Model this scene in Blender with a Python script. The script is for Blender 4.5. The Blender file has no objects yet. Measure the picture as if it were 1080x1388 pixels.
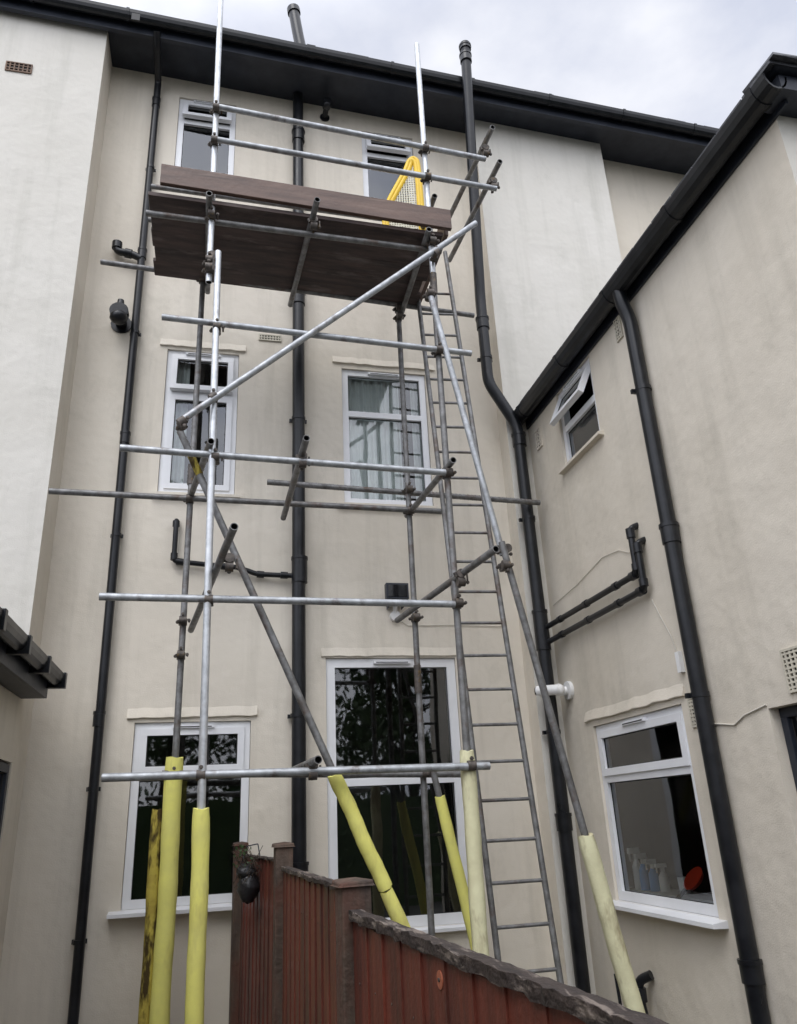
import bpy, math, random
from mathutils import Vector, Matrix, Euler
random.seed(7)
C=bpy.context; D=bpy.data

# ------------------------------------------------------------------ materials
def nmat(name, c1, c2=None, rough=.6, metal=0.0, scale=4.0, stretch=(1,1,1), lo=.35, hi=.7,
         bump=0.0, bscale=40.0, bdist=.01, spec=.5, detail=3, rough2=None, extra=None, coat=0):
    m=D.materials.new(name); m.use_nodes=True
    nt=m.node_tree; N=nt.nodes; L=nt.links
    b=N['Principled BSDF']
    b.inputs['Roughness'].default_value=rough
    b.inputs['Metallic'].default_value=metal
    b.inputs['Specular IOR Level'].default_value=spec
    tc=N.new('ShaderNodeTexCoord')
    if c2 is None:
        b.inputs['Base Color'].default_value=(*c1,1)
    else:
        mp=N.new('ShaderNodeMapping'); mp.inputs['Scale'].default_value=stretch
        L.new(tc.outputs['Object'],mp.inputs['Vector'])
        nz=N.new('ShaderNodeTexNoise'); nz.inputs['Scale'].default_value=scale; nz.inputs['Detail'].default_value=detail
        nz.inputs['Roughness'].default_value=.6
        L.new(mp.outputs[0],nz.inputs['Vector'])
        cr=N.new('ShaderNodeValToRGB')
        cr.color_ramp.elements[0].position=lo; cr.color_ramp.elements[0].color=(*c1,1)
        cr.color_ramp.elements[1].position=hi; cr.color_ramp.elements[1].color=(*c2,1)
        L.new(nz.outputs['Fac'],cr.inputs['Fac'])
        out=cr.outputs['Color']
        if extra:   # second layer: (colour, scale, stretch, lo, hi, amount)
            col,s2,st2,lo2,hi2,amt=extra
            mp2=N.new('ShaderNodeMapping'); mp2.inputs['Scale'].default_value=st2
            mp2.inputs['Location'].default_value=(3.1,7.7,1.3)
            L.new(tc.outputs['Object'],mp2.inputs['Vector'])
            n2=N.new('ShaderNodeTexNoise'); n2.inputs['Scale'].default_value=s2; n2.inputs['Detail'].default_value=4
            n2.inputs['Roughness'].default_value=.65
            L.new(mp2.outputs[0],n2.inputs['Vector'])
            mr=N.new('ShaderNodeMapRange'); mr.inputs['From Min'].default_value=lo2; mr.inputs['From Max'].default_value=hi2
            mr.inputs['To Max'].default_value=amt
            L.new(n2.outputs['Fac'],mr.inputs['Value'])
            mx=N.new('ShaderNodeMix'); mx.data_type='RGBA'
            L.new(mr.outputs[0],mx.inputs[0]); L.new(out,mx.inputs[6]); mx.inputs[7].default_value=(*col,1)
            out=mx.outputs[2]
        L.new(out,b.inputs['Base Color'])
        if rough2 is not None:
            mr=N.new('ShaderNodeMapRange'); mr.inputs['To Min'].default_value=rough; mr.inputs['To Max'].default_value=rough2
            L.new(nz.outputs['Fac'],mr.inputs['Value']); L.new(mr.outputs[0],b.inputs['Roughness'])
    if bump:
        nb=N.new('ShaderNodeTexNoise'); nb.inputs['Scale'].default_value=bscale; nb.inputs['Detail'].default_value=3
        L.new(tc.outputs['Object'],nb.inputs['Vector'])
        bp=N.new('ShaderNodeBump'); bp.inputs['Strength'].default_value=bump; bp.inputs['Distance'].default_value=bdist
        L.new(nb.outputs['Fac'],bp.inputs['Height']); L.new(bp.outputs[0],b.inputs['Normal'])
    return m

def render_wall(name, c1, c2, stain, amt=.5):
    """painted render: broad tone drift, vertical rain streaks, blotchy dirt, rough bump + hand-trowelled waves"""
    m=D.materials.new(name); m.use_nodes=True
    nt=m.node_tree; N=nt.nodes; L=nt.links; b=N['Principled BSDF']
    b.inputs['Roughness'].default_value=.78; b.inputs['Specular IOR Level'].default_value=.3
    tc=N.new('ShaderNodeTexCoord')
    def noise(scale,stretch=(1,1,1),detail=4,rg=.6,loc=(0,0,0)):
        mp=N.new('ShaderNodeMapping'); mp.inputs['Scale'].default_value=stretch; mp.inputs['Location'].default_value=loc
        L.new(tc.outputs['Object'],mp.inputs['Vector'])
        n=N.new('ShaderNodeTexNoise'); n.inputs['Scale'].default_value=scale; n.inputs['Detail'].default_value=detail
        n.inputs['Roughness'].default_value=rg; L.new(mp.outputs[0],n.inputs['Vector']); return n.outputs['Fac']
    def rng(s,a,b_,c=0,d=1):
        r=N.new('ShaderNodeMapRange'); r.inputs['From Min'].default_value=a; r.inputs['From Max'].default_value=b_
        r.inputs['To Min'].default_value=c; r.inputs['To Max'].default_value=d; L.new(s,r.inputs['Value']); return r.outputs[0]
    def mix(f,a,bb):
        x=N.new('ShaderNodeMix'); x.data_type='RGBA'; L.new(f,x.inputs[0])
        for i,v in ((6,a),(7,bb)):
            if isinstance(v,tuple): x.inputs[i].default_value=(*v,1)
            else: L.new(v,x.inputs[i])
        return x.outputs[2]
    col=mix(rng(noise(.7,detail=3),.35,.68),c1,c2)
    streak=rng(noise(3.2,(1.6,1.6,.13),5,.62),.50,.80,0,amt)
    col=mix(streak,col,stain)
    blot=rng(noise(1.7,(1,1,.7),8,.76,(5,2,9)),.55,.80,0,amt*.85)
    col=mix(blot,col,(stain[0]*.82,stain[1]*.84,stain[2]*.82))
    L.new(col,b.inputs['Base Color'])
    h1=noise(100,detail=2); h2=noise(2.6,detail=3,loc=(1,4,2))
    b1=N.new('ShaderNodeBump'); b1.inputs['Strength'].default_value=.32; b1.inputs['Distance'].default_value=.005; L.new(h1,b1.inputs['Height'])
    b2=N.new('ShaderNodeBump'); b2.inputs['Strength'].default_value=.5; b2.inputs['Distance'].default_value=.036; L.new(h2,b2.inputs['Height'])
    L.new(b1.outputs[0],b2.inputs['Normal']); L.new(b2.outputs[0],b.inputs['Normal'])
    return m

M={}
M['wall']=render_wall('cream_render',(.665,.608,.515),(.72,.667,.575),(.39,.36,.295),.42)
M['wall2']=render_wall('pale_render',(.635,.610,.55),(.685,.66,.605),(.38,.375,.32),.40)
M['wallx']=render_wall('extension_render',(.645,.588,.492),(.70,.645,.55),(.39,.36,.295),.38)
M['upvc']=nmat('white_upvc',(.80,.81,.83),(.70,.71,.73),rough=.28,scale=3,lo=.4,hi=.9)
M['gasket']=nmat('gasket',(.02,.02,.02),rough=.6)
M['black']=nmat('black_plastic',(.006,.007,.009),(.014,.015,.018),rough=.22,scale=9,rough2=.42,bump=.08,bscale=14,spec=.38)
M['blackm']=nmat('hazed_black_paint',(.015,.019,.029),(.028,.033,.046),rough=.45,scale=5,bump=.15,bscale=30,spec=.4)  # bluish lift in the black stands in for rain haze at the eaves
M['roof']=nmat('slate',(.03,.032,.038),(.06,.062,.07),rough=.45,scale=12,bump=.4)
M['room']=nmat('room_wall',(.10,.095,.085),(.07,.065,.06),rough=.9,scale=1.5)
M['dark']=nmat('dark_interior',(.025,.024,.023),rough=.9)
M['curtain']=nmat('net_curtain',(.84,.86,.84),(.72,.75,.74),rough=.9,scale=6)
M['galv']=nmat('galvanised_steel',(.46,.48,.50),(.28,.29,.30),rough=.38,metal=.55,scale=16,lo=.35,hi=.7,rough2=.6,bump=.25,bscale=60,bdist=.002,extra=((.13,.10,.085),8,(1,1,1),.55,.69,.75))
M['galvb']=nmat('bright_galvanised_steel',(.66,.68,.70),(.48,.50,.52),rough=.33,metal=.6,scale=16,lo=.35,hi=.7,rough2=.5,bump=.2,bscale=60,bdist=.002,extra=((.27,.25,.23),8,(1,1,.5),.57,.72,.7))
M['galvd']=nmat('weathered_steel',(.23,.23,.23),(.12,.118,.115),rough=.5,metal=.4,scale=14,lo=.35,hi=.65,bump=.35,bscale=50,bdist=.003,extra=((.10,.062,.042),6,(1,1,1),.54,.68,.7))
M['rust']=nmat('coupler_steel',(.13,.11,.095),(.05,.045,.042),rough=.55,metal=.35,scale=30,bump=.4,bscale=60,bdist=.004,extra=((.22,.14,.05),20,(1,1,1),.58,.68,.6))
M['hole']=nmat('tube_bore',(.008,.008,.008),rough=.9)
M['foam']=nmat('yellow_foam',(.77,.74,.20),(.68,.65,.20),rough=.85,scale=7,bump=.35,bscale=70,bdist=.005,spec=.2,extra=((.36,.30,.12),5,(1,1,.35),.54,.74,.65))
M['foamp']=nmat('pale_foam',(.72,.70,.46),(.62,.59,.38),rough=.88,scale=8,bump=.4,bscale=60,bdist=.007,spec=.2,extra=((.28,.22,.13),7,(1,1,.4),.52,.68,.8))
M['foamo']=nmat('old_foam',(.52,.43,.08),(.36,.28,.06),rough=.9,scale=8,bump=.6,bscale=40,bdist=.012,spec=.2,extra=((.04,.025,.012),9,(1,1,.3),.46,.56,.95))
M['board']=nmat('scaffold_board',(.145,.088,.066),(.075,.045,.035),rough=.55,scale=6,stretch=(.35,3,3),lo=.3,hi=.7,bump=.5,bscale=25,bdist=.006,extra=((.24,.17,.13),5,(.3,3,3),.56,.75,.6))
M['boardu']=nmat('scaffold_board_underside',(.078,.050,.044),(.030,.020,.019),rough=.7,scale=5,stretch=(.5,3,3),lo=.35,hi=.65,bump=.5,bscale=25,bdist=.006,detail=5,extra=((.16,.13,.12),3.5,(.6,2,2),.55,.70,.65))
M['yellow']=nmat('yellow_plastic',(.88,.58,.02),(.78,.50,.02),rough=.45,scale=6)
M['wire']=nmat('wire_mesh',(.66,.63,.50),rough=.5,metal=.1)
M['fence']=nmat('red_brown_stain',(.175,.042,.025),(.090,.022,.014),rough=.5,scale=7,stretch=(3.5,3.5,.25),lo=.3,hi=.70,bump=.6,bscale=45,bdist=.004,detail=6,extra=((.038,.021,.017),3.0,(1.7,1.7,.5),.46,.66,.92))
M['post']=nmat('fence_post_wood',(.105,.072,.052),(.042,.030,.024),rough=.8,scale=8,stretch=(2,2,.3),bump=.8,bscale=35,bdist=.008,extra=((.11,.035,.02),4,(1,1,.5),.46,.64,.75))
M['cap']=nmat('weathered_capping',(.050,.036,.030),(.018,.013,.012),rough=.7,scale=12,stretch=(3,.5,3),bump=1.0,bscale=35,bdist=.014,detail=5,extra=((.23,.19,.16),10,(3,.5,3),.54,.63,.8))
M['concrete']=nmat('wet_paving',(.12,.115,.105),(.07,.068,.062),rough=.55,scale=2,bump=.4,bscale=40)
M['vent']=nmat('vent_buff',(.60,.56,.46),(.48,.45,.37),rough=.8,scale=6)
M['ventd']=nmat('vent_brown',(.20,.13,.09),(.12,.08,.06),rough=.8,scale=8)
M['white']=nmat('white_plastic',(.80,.80,.79),rough=.35)
M['bark']=nmat('bark',(.06,.045,.03),(.03,.022,.015),rough=.9,scale=6,stretch=(2,2,.4),bump=.6,bscale=20)
M['leaf']=nmat('leaves',(.030,.065,.016),(.06,.10,.028),rough=.6,scale=3)
M['blue']=nmat('blue_liquid',(.10,.35,.75),rough=.3)
M['red']=nmat('red_enamel',(.80,.07,.03),rough=.3)
M['orange']=nmat('copper_disc',(.45,.15,.08),(.3,.09,.05),rough=.5,scale=30)
M['cable']=nmat('cable_white',(.58,.55,.48),rough=.6)
M['lens']=nmat('dark_lens',(.01,.01,.012),rough=.1)
M['bag']=nmat('black_bag',(.010,.010,.012),(.03,.03,.032),rough=.4,scale=12,bump=.8,bscale=25,bdist=.01)

def glass():
    m=D.materials.new('window_glass'); m.use_nodes=True
    nt=m.node_tree; N=nt.nodes; L=nt.links; N.clear()
    o=N.new('ShaderNodeOutputMaterial'); mix=N.new('ShaderNodeMixShader')
    t=N.new('ShaderNodeBsdfTransparent'); t.inputs[0].default_value=(.86,.90,.89,1)
    g=N.new('ShaderNodeBsdfGlossy'); g.inputs['Roughness'].default_value=.02; g.inputs[0].default_value=(.95,.97,1,1)
    fr=N.new('ShaderNodeFresnel'); fr.inputs[0].default_value=1.5
    mr=N.new('ShaderNodeMapRange'); mr.inputs['To Min'].default_value=.07; mr.inputs['To Max'].default_value=1.0
    tc=N.new('ShaderNodeTexCoord'); nz=N.new('ShaderNodeTexNoise'); nz.inputs['Scale'].default_value=2.2; nz.inputs['Detail'].default_value=1
    bp=N.new('ShaderNodeBump'); bp.inputs['Strength'].default_value=.12; bp.inputs['Distance'].default_value=.02
    L.new(tc.outputs['Object'],nz.inputs[0]); L.new(nz.outputs[0],bp.inputs['Height']); L.new(bp.outputs[0],g.inputs['Normal'])
    L.new(fr.outputs[0],mr.inputs[0]); L.new(mr.outputs[0],mix.inputs[0])
    L.new(t.outputs[0],mix.inputs[1]); L.new(g.outputs[0],mix.inputs[2]); L.new(mix.outputs[0],o.inputs[0])
    return m
M['glass']=glass()

# ------------------------------------------------------------------ mesh builder
class B:
    def __init__(s): s.v=[]; s.f=[]; s.m=[]; s.sm=[]; s.mats=[]; s.T=Matrix.Identity(4)
    def mi(s,k):
        if k not in s.mats: s.mats.append(k)
        return s.mats.index(k)
    def add(s,vs,fs,mat,smooth=False):
        o=len(s.v); s.v+= [tuple(s.T@Vector(p)) for p in vs]; k=s.mi(mat)
        for f in fs: s.f.append([i+o for i in f]); s.m.append(k); s.sm.append(smooth)
    def box(s,x0,x1,y0,y1,z0,z1,mat,jit=0):
        j=lambda:random.uniform(-jit,jit) if jit else 0
        vs=[(x+j(),y+j(),z+j()) for z in (z0,z1) for y in (y0,y1) for x in (x0,x1)]
        s.add(vs,[(0,2,3,1),(4,5,7,6),(0,1,5,4),(2,6,7,3),(0,4,6,2),(1,3,7,5)],mat)
    def quad(s,a,b,c,d,mat): s.add([a,b,c,d],[(0,1,2,3)],mat)
    def prism(s,prof,p0,p1,mat,up=Vector((0,0,1))):
        p0=Vector(p0);p1=Vector(p1);d=(p1-p0).normalized();side=d.cross(up).normalized();u=side.cross(d)
        n=len(prof);vs=[tuple(p+side*a+u*b) for p in (p0,p1) for a,b in prof]
        fs=[(i,(i+1)%n,(i+1)%n+n,i+n) for i in range(n)]+[tuple(range(n))[::-1],tuple(range(n,2*n))]
        s.add(vs,fs,mat)
    def tube(s,p,q,r,mat,n=14,r2=None,hollow=False,capm=None):
        p=Vector(p);q=Vector(q);d=(q-p).normalized()
        a=d.orthogonal().normalized();b=d.cross(a); r2=r if r2 is None else r2
        ring=lambda c,rr:[tuple(c+(a*math.cos(t)+b*math.sin(t))*rr) for t in [2*math.pi*i/n for i in range(n)]]
        s.add(ring(p,r)+ring(q,r2),[(i,(i+1)%n,(i+1)%n+n,i+n) for i in range(n)],mat,True)
        if hollow:
            for c,sg in ((p,1),(q,-1)):
                vs=ring(c,r)+ring(c,r*.8)
                s.add(vs,[(i,(i+1)%n,(i+1)%n+n,i+n) for i in range(n)],mat)
                vs=ring(c,r*.8)+ring(c+d*sg*.05,r*.8)
                s.add(vs,[(i,(i+1)%n,(i+1)%n+n,i+n) for i in range(n)]+[tuple(range(n,2*n))],'hole')
        else:
            s.add(ring(p,r),[tuple(range(n))],capm or mat); s.add(ring(q,r2),[tuple(range(n))],capm or mat)
    def path(s,pts,r,mat,n=14):
        P=[Vector(p) for p in pts]; Q=[P[0]]
        for i in range(1,len(P)-1):
            a,b,c=P[i-1],P[i],P[i+1]; k=min(r*1.6,(b-a).length*.45,(c-b).length*.45)
            s0=b+(a-b).normalized()*k; s1=b+(c-b).normalized()*k
            for t in (0,.25,.5,.75,1): Q.append(s0.lerp(b,t).lerp(b.lerp(s1,t),t))
        Q.append(P[-1]); vs=[];ref=None
        for i,c in enumerate(Q):
            d=(Q[min(i+1,len(Q)-1)]-Q[max(i-1,0)]).normalized()
            a=d.orthogonal().normalized() if ref is None else (ref-d*ref.dot(d)).normalized()
            ref=a; b=d.cross(a)
            vs+=[tuple(c+(a*math.cos(2*math.pi*j/n)+b*math.sin(2*math.pi*j/n))*r) for j in range(n)]
        fs=[]
        for i in range(len(Q)-1):
            for j in range(n): fs.append((i*n+j,i*n+(j+1)%n,(i+1)*n+(j+1)%n,(i+1)*n+j))
        s.add(vs,fs,mat,True); e=len(Q)*n
        s.add(vs[:n],[tuple(range(n))],mat); s.add(vs[e-n:e],[tuple(range(n))],mat)
    def ball(s,c,r,mat,sx=1,sy=1,sz=1,n=12,jit=0):
        vs=[];fs=[]
        for i in range(n+1):
            for j in range(n):
                th=math.pi*i/n;ph=2*math.pi*j/n;k=1+random.uniform(-jit,jit)
                vs.append((c[0]+r*sx*k*math.sin(th)*math.cos(ph),c[1]+r*sy*k*math.sin(th)*math.sin(ph),c[2]+r*sz*k*math.cos(th)))
        for i in range(n):
            for j in range(n): fs.append((i*n+j,i*n+(j+1)%n,(i+1)*n+(j+1)%n,(i+1)*n+j))
        s.add(vs,fs,mat,True)
    def obj(s,name,parent=None,bevel=0):
        me=D.meshes.new(name); me.from_pydata(s.v,[],s.f)
        for k in s.mats: me.materials.append(M[k])
        for p,k,sm in zip(me.polygons,s.m,s.sm): p.material_index=k; p.use_smooth=sm
        me.update(); ob=D.objects.new(name,me); C.collection.objects.link(ob)
        if parent: ob.parent=parent
        if bevel:
            md=ob.modifiers.new('b','BEVEL'); md.width=bevel; md.segments=2; md.limit_method='ANGLE'; md.angle_limit=math.radians(50)
        return ob
def empty(name):
    e=D.objects.new(name,None); C.collection.objects.link(e); return e

# ------------------------------------------------------------------ walls with openings
def wall(b,x0,x1,z0,z1,holes,mat,y=0,reveal=.10,ztop=None):
    xs=sorted({x0,x1}|{h[i] for h in holes for i in (0,1)}); zs=sorted({z0,z1}|{h[i] for h in holes for i in (2,3)})
    for i in range(len(xs)-1):
        for j in range(len(zs)-1):
            cx=(xs[i]+xs[i+1])/2; cz=(zs[j]+zs[j+1])/2
            if any(h[0]<cx<h[1] and h[2]<cz<h[3] for h in holes): continue
            b.quad((xs[i],y,zs[j]),(xs[i+1],y,zs[j]),(xs[i+1],y,zs[j+1]),(xs[i],y,zs[j+1]),mat)
    for a,c,d,e in holes:
        r=y+reveal
        b.quad((a,y,d),(a,y,e),(a,r,e),(a,r,d),mat); b.quad((c,y,d),(c,r,d),(c,r,e),(c,y,e),mat)
        b.quad((a,y,e),(c,y,e),(c,r,e),(a,r,e),mat); b.quad((a,y,d),(a,r,d),(c,r,d),(c,y,d),mat)

def frame_rect(b,x0,x1,z0,z1,t,y0,y1,mat):
    b.box(x0,x1,y0,y1,z0,z0+t,mat); b.box(x0,x1,y0,y1,z1-t,z1,mat)
    b.box(x0,x0+t,y0,y1,z0+t,z1-t,mat); b.box(x1-t,x1,y0,y1,z0+t,z1-t,mat)

def pane(b,x0,x1,z0,z1,y):
    frame_rect(b,x0,x1,z0,z1,.007,y-.004,y+.004,'gasket')
    b.quad((x0+.003,y,z0+.003),(x1-.003,y,z0+.003),(x1-.003,y,z1-.003),(x0+.003,y,z1-.003),'glass')

def window(name,T,x0,x1,z0,z1,transom=None,sash_top=True,open_top=0,sash_bottom=False,
           parent=None,curtain=None,sill=None,lintel=None,fr=.06,y=.022,room='room',depth=1.5,trickle=True,fm='upvc'):
    b=B(); b.T=T
    g=.003
    frame_rect(b,x0+g,x1-g,z0+g,z1-g,fr,y,y+.065,fm)
    def light(a,c,d,e,sash,ang=0):
        if not sash: pane(b,a,c,d,e,y+.03); return
        save=b.T
        if ang:
            b.T=T@Matrix.Translation((0,y,e))@Matrix.Rotation(-ang,4,'X')@Matrix.Translation((0,-y,-e))
        frame_rect(b,a-.012,c+.012,d-.012,e+.012,.052,y-.016,y+.03,fm)
        pane(b,a+.04,c-.04,d+.04,e-.04,y+.008)
        b.T=save
    a,c=x0+fr,x1-fr
    if transom:
        b.box(a,c,y-.001,y+.062,transom-.03,transom+.03,fm)
        light(a,c,transom+.03,z1-fr,sash_top,open_top)
        light(a,c,z0+fr,transom-.03,sash_bottom)
    else: light(a,c,z0+fr,z1-fr,sash_bottom)
    if trickle:
        w=min(.32,(x1-x0)*.5); m=(x0+x1)/2
        b.box(m-w/2,m+w/2,y-.034,y-.001,z1-.05,z1-.026,fm)
        b.box(m-w/2+.02,m+w/2-.02,y-.036,y-.034,z1-.044,z1-.036,'gasket')
    R=.11; X0=x0-.5;X1=x1+.5;Z0=z0-.8;Z1=z1+.25;Y1=R+depth
    wall(b,X0,X1,Z0,Z1,[(x0,x1,z0,z1)],room,y=R,reveal=-.008)
    b.quad((X0,Y1,Z0),(X1,Y1,Z0),(X1,Y1,Z1),(X0,Y1,Z1),room)
    b.quad((X0,R,Z0),(X0,Y1,Z0),(X0,Y1,Z1),(X0,R,Z1),room); b.quad((X1,R,Z0),(X1,Y1,Z0),(X1,Y1,Z1),(X1,R,Z1),room)
    b.quad((X0,R,Z1),(X1,R,Z1),(X1,Y1,Z1),(X0,Y1,Z1),room); b.quad((X0,R,Z0),(X1,R,Z0),(X1,Y1,Z0),(X0,Y1,Z0),room)
    if curtain:
        for (ca,cb,cz0,cz1) in curtain:
            n=int((cb-ca)/.006)+2; vs=[]
            for i in range(n):
                x=ca+(cb-ca)*i/(n-1); yy=.128+.016*math.sin(x*95)+.008*math.sin(x*41+1)
                vs+=[(x,yy,cz0),(x,yy*1.0+.004,cz1)]
            b.add(vs,[(2*i,2*i+2,2*i+3,2*i+1) for i in range(n-1)],'curtain',True)
    if sill:
        sx0,sx1,sm,prj=sill
        b.prism([(-.02,0),(prj,-.015),(prj,-.040),(-.02,-.045)],(sx0,0,z0+.002),(sx1,0,z0+.002),sm)
    if lintel:
        lx0,lx1,lz,prj,lm=lintel
        n=16; prev=None
        for i in range(n):
            xa=lx0+(lx1-lx0)*i/n; xb=lx0+(lx1-lx0)*(i+1)/n
            w0=random.uniform(-.004,.004) if prev is None else prev; w1=random.uniform(-.006,.006); prev=w1
            b.add([(xa,.004,lz+.085+w0),(xb,.004,lz+.085+w1),(xb,-prj,lz+w1),(xa,-prj,lz+w0),(xb,-prj,lz-.006+w1),(xa,-prj,lz-.006+w0),(xb,.004,lz-.009),(xa,.004,lz-.009)],
              [(0,1,2,3),(3,2,4,5),(5,4,6,7)]+([(0,3,5,7)] if i==0 else [])+([(1,6,4,2)] if i==n-1 else []),lm)
    return b.obj(name,parent,bevel=.003)

house=empty('terraced_house')
Tm=Matrix.Translation((0,6.5,0))                 # main wall, local x = +X, y inward = +Y
W={'w1':(-.64,-.03,7.93,9.12),'w2':(1.37,1.97,7.90,9.02),'w3':(-.57,.09,4.43,5.90),'w4':(1.08,1.93,4.40,5.84),
   'w5':(-.61,.28,1.17,2.48),'w6':(.89,2.03,.91,2.98)}
b=B(); b.T=Tm
wall(b,-1.36,2.66,-.05,9.5,list(W.values()),'wall',reveal=.109)
b.obj('main_wall',house)
b=B()
b.quad((-1.36,6.08,-.05),(-1.36,6.5,-.05),(-1.36,6.5,9.55),(-1.36,6.08,9.55),'wall')
b.quad((-8,6.08,-.05),(-1.36,6.08,-.05),(-1.36,6.08,9.55),(-8,6.08,9.55),'wall2')
b.obj('left_bay_wall',house)
b=B()
b.quad((2.66,6.5,-.05),(2.66,6.29,-.05),(2.66,6.29,9.4),(2.66,6.5,9.4),'wall')
b.quad((2.66,6.29,-.05),(4.26,6.29,-.05),(4.26,6.29,9.4),(2.66,6.29,9.4),'wall2')
b.quad((4.26,6.29,-.05),(4.26,6.5,-.05),(4.26,6.5,9.4),(4.26,6.29,9.4),'wall2')
b.quad((4.26,6.5,-.05),(9.5,6.5,-.05),(9.5,6.5,9.4),(4.26,6.5,9.4),'wallx')
b.obj('right_bay_wall',house)
window('window_attic_a',Tm,*W['w1'],transom=8.80,open_top=.25,parent=house,depth=1.2)
window('window_attic_b',Tm,*W['w2'],transom=8.70,open_top=.32,parent=house,depth=1.2)
window('window_mid_a',Tm,*W['w3'],transom=5.44,open_top=.12,sash_bottom=True,parent=house,sill=(-.62,.14,'wall',.06),lintel=(-.64,.15,5.94,.020,'wall'),
       curtain=[(-.54,-.36,4.45,5.85)])
window('window_mid_b',Tm,*W['w4'],transom=5.35,sash_top=False,parent=house,sill=(1.0,2.0,'wall',.06),lintel=(.99,2.03,5.90,.020,'wall'),
       curtain=[(1.10,1.68,4.42,5.82),(1.80,1.93,4.42,5.82)])
window('window_ground_a',Tm,*W['w5'],transom=2.08,parent=house,sill=(-.69,.30,'upvc',.10),lintel=(-.67,.33,2.52,.022,'wall'),room='dark')
window('window_ground_b',Tm,*W['w6'],transom=1.98,sash_top=False,parent=house,sill=(.86,2.05,'upvc',.06),lintel=(.85,2.10,3.00,.016,'wall'),room='dark',fr=.075)

# roof edge: soffit, fascia, gutter, slates  (slight fall to the right)
SL=-.047
def zr(x): return 9.42+SL*(x-.6)
b=B()
x0,x1=-8,9.5
def yz(x,y,dz): return (x,y,zr(x)+dz)
b.add([yz(x0,6.02,-.10),yz(x1,6.02,-.10),yz(x1,6.55,-.10),yz(x0,6.55,-.10)],[(0,1,2,3)],'blackm')
b.obj('soffit',house)
def ext(b,prof,x0,x1,mat):
    n=len(prof); vs=[yz(x,p[0],p[1]) for x in (x0,x1) for p in prof]
    b.add(vs,[(i,(i+1)%n,(i+1)%n+n,i+n) for i in range(n)]+[tuple(range(n)),tuple(range(n,2*n))],mat)
b=B(); ext(b,[(5.985,.02),(5.985,-.17),(6.03,-.17),(6.03,.02)],x0,x1,'blackm'); b.obj('fascia',house)
b=B()
gp=[(5.98,.0)]+[(5.918+.06*math.cos(t),-.095*math.sin(t)) for t in [math.pi*i/8 for i in range(9)]]+[(5.868,-.0)]+[(5.918+.05*math.cos(math.pi-math.pi*i/8),-.085*math.sin(math.pi*i/8)) for i in range(9)]
ext(b,gp,x0,x1,'black')
x=-7.6
while x<9.3:
    gq=[(5.985,-.005)]+[(5.918+.067*math.cos(t),-.104*math.sin(t)) for t in [math.pi*i/8 for i in range(9)]]+[(5.853,.008),(5.985,.008)]
    w=.03 if int(x*10)%3 else .09
    ext(b,gq,x,x+w,'black'); x+=.92
b.obj('gutter',house)
b=B()
b.add([yz(x0,5.93,.05),yz(x1,5.93,.05),(x1,9.5,zr(x1)+1.6),(x0,9.5,zr(x0)+1.6),yz(x0,5.93,.005),yz(x1,5.93,.005)],[(0,1,2,3),(4,5,1,0)],'roof')
b.add([(x0,9.5,-.05),(x1,9.5,-.05),(x1,9.5,zr(x1)+1.6),(x0,9.5,zr(x0)+1.6)],[(0,1,2,3)],'wall')
x=x0
while x<x1:    # overhanging slate course, slightly uneven
    d=random.uniform(-.008,.006); b.add([yz(x,5.90+d,.052),yz(x+.235,5.90+d,.052),yz(x+.235,6.1,.145),yz(x,6.1,.145),yz(x,5.90+d,.040),yz(x+.235,5.90+d,.040)],[(0,1,2,3),(4,5,1,0)],'roof'); x+=.24
b.obj('roof',house)
b=B(); b.box(-1.10,-1.02,5.84,5.86,9.33,9.42,'gasket'); b.obj('fascia_box',house)
def airbrick(name,T,x0,x1,z0,z1,mat,nx,nz,parent):
    b=B(); b.T=T
    frame_rect(b,x0,x1,z0,z1,.012,-.014,.004,mat)
    b.quad((x0+.009,-.003,z0+.009),(x1-.009,-.003,z0+.009),(x1-.009,-.003,z1-.009),(x0+.009,-.003,z1-.009),'gasket')
    for i in range(1,nx): 
        x=x0+(x1-x0)*i/nx; b.box(x-.006,x+.006,-.012,-.004,z0+.010,z1-.010,mat)
    for i in range(1,nz):
        z=z0+(z1-z0)*i/nz; b.box(x0+.010,x1-.010,-.0125,-.004,z-.005,z+.005,mat)
    return b.obj(name,parent)
airbrick('airbrick_1',Matrix.Translation((0,6.08,0)),-2.24,-2.0,8.64,8.76,'ventd',6,3,house)
airbrick('airbrick_2',Tm,.27,.49,6.08,6.15,'vent',8,2,house)

# ------------------------------------------------------------------ rear extension (wall X = 2.88)
extn=empty('house_extension')
Te=Matrix(((0,1,0,2.88),(-1,0,0,0),(0,0,1,0),(0,0,0,1)))   # local x=-Y, y inward=+X
H1=(-5.62,-4.95,4.45,5.17); H2=(-5.76,-4.50,1.07,2.29); H3=(-3.70,-2.75,.12,2.15)
b=B(); b.T=Te
wall(b,-6.29,-2.6,-.05,5.24,[H1,H2,H3],'wallx',reveal=.109)
b.obj('side_wall',extn)
b=B(); b.quad((2.88,2.6,-.05),(7,2.6,-.05),(7,2.6,5.24),(2.88,2.6,5.24),'wall2'); b.obj('end_wall',extn)
window('window_small',Te,*H1,transom=4.80,open_top=.42,parent=extn,sill=(H1[0]-.05,H1[1]+.05,'wallx',.05),depth=1.0,fr=.05,trickle=True)
window('window_kitchen',Te,*H2,transom=1.90,parent=extn,sill=(H2[0]-.08,H2[1]+.08,'upvc',.10),lintel=(H2[0]-.10,H2[1]+.06,2.34,.022,'wallx'),room='room')
window('door',Te,*H3,transom=None,parent=extn,room='dark',trickle=False,fr=.05,y=.06,fm='blackm')
b=B()
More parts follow.
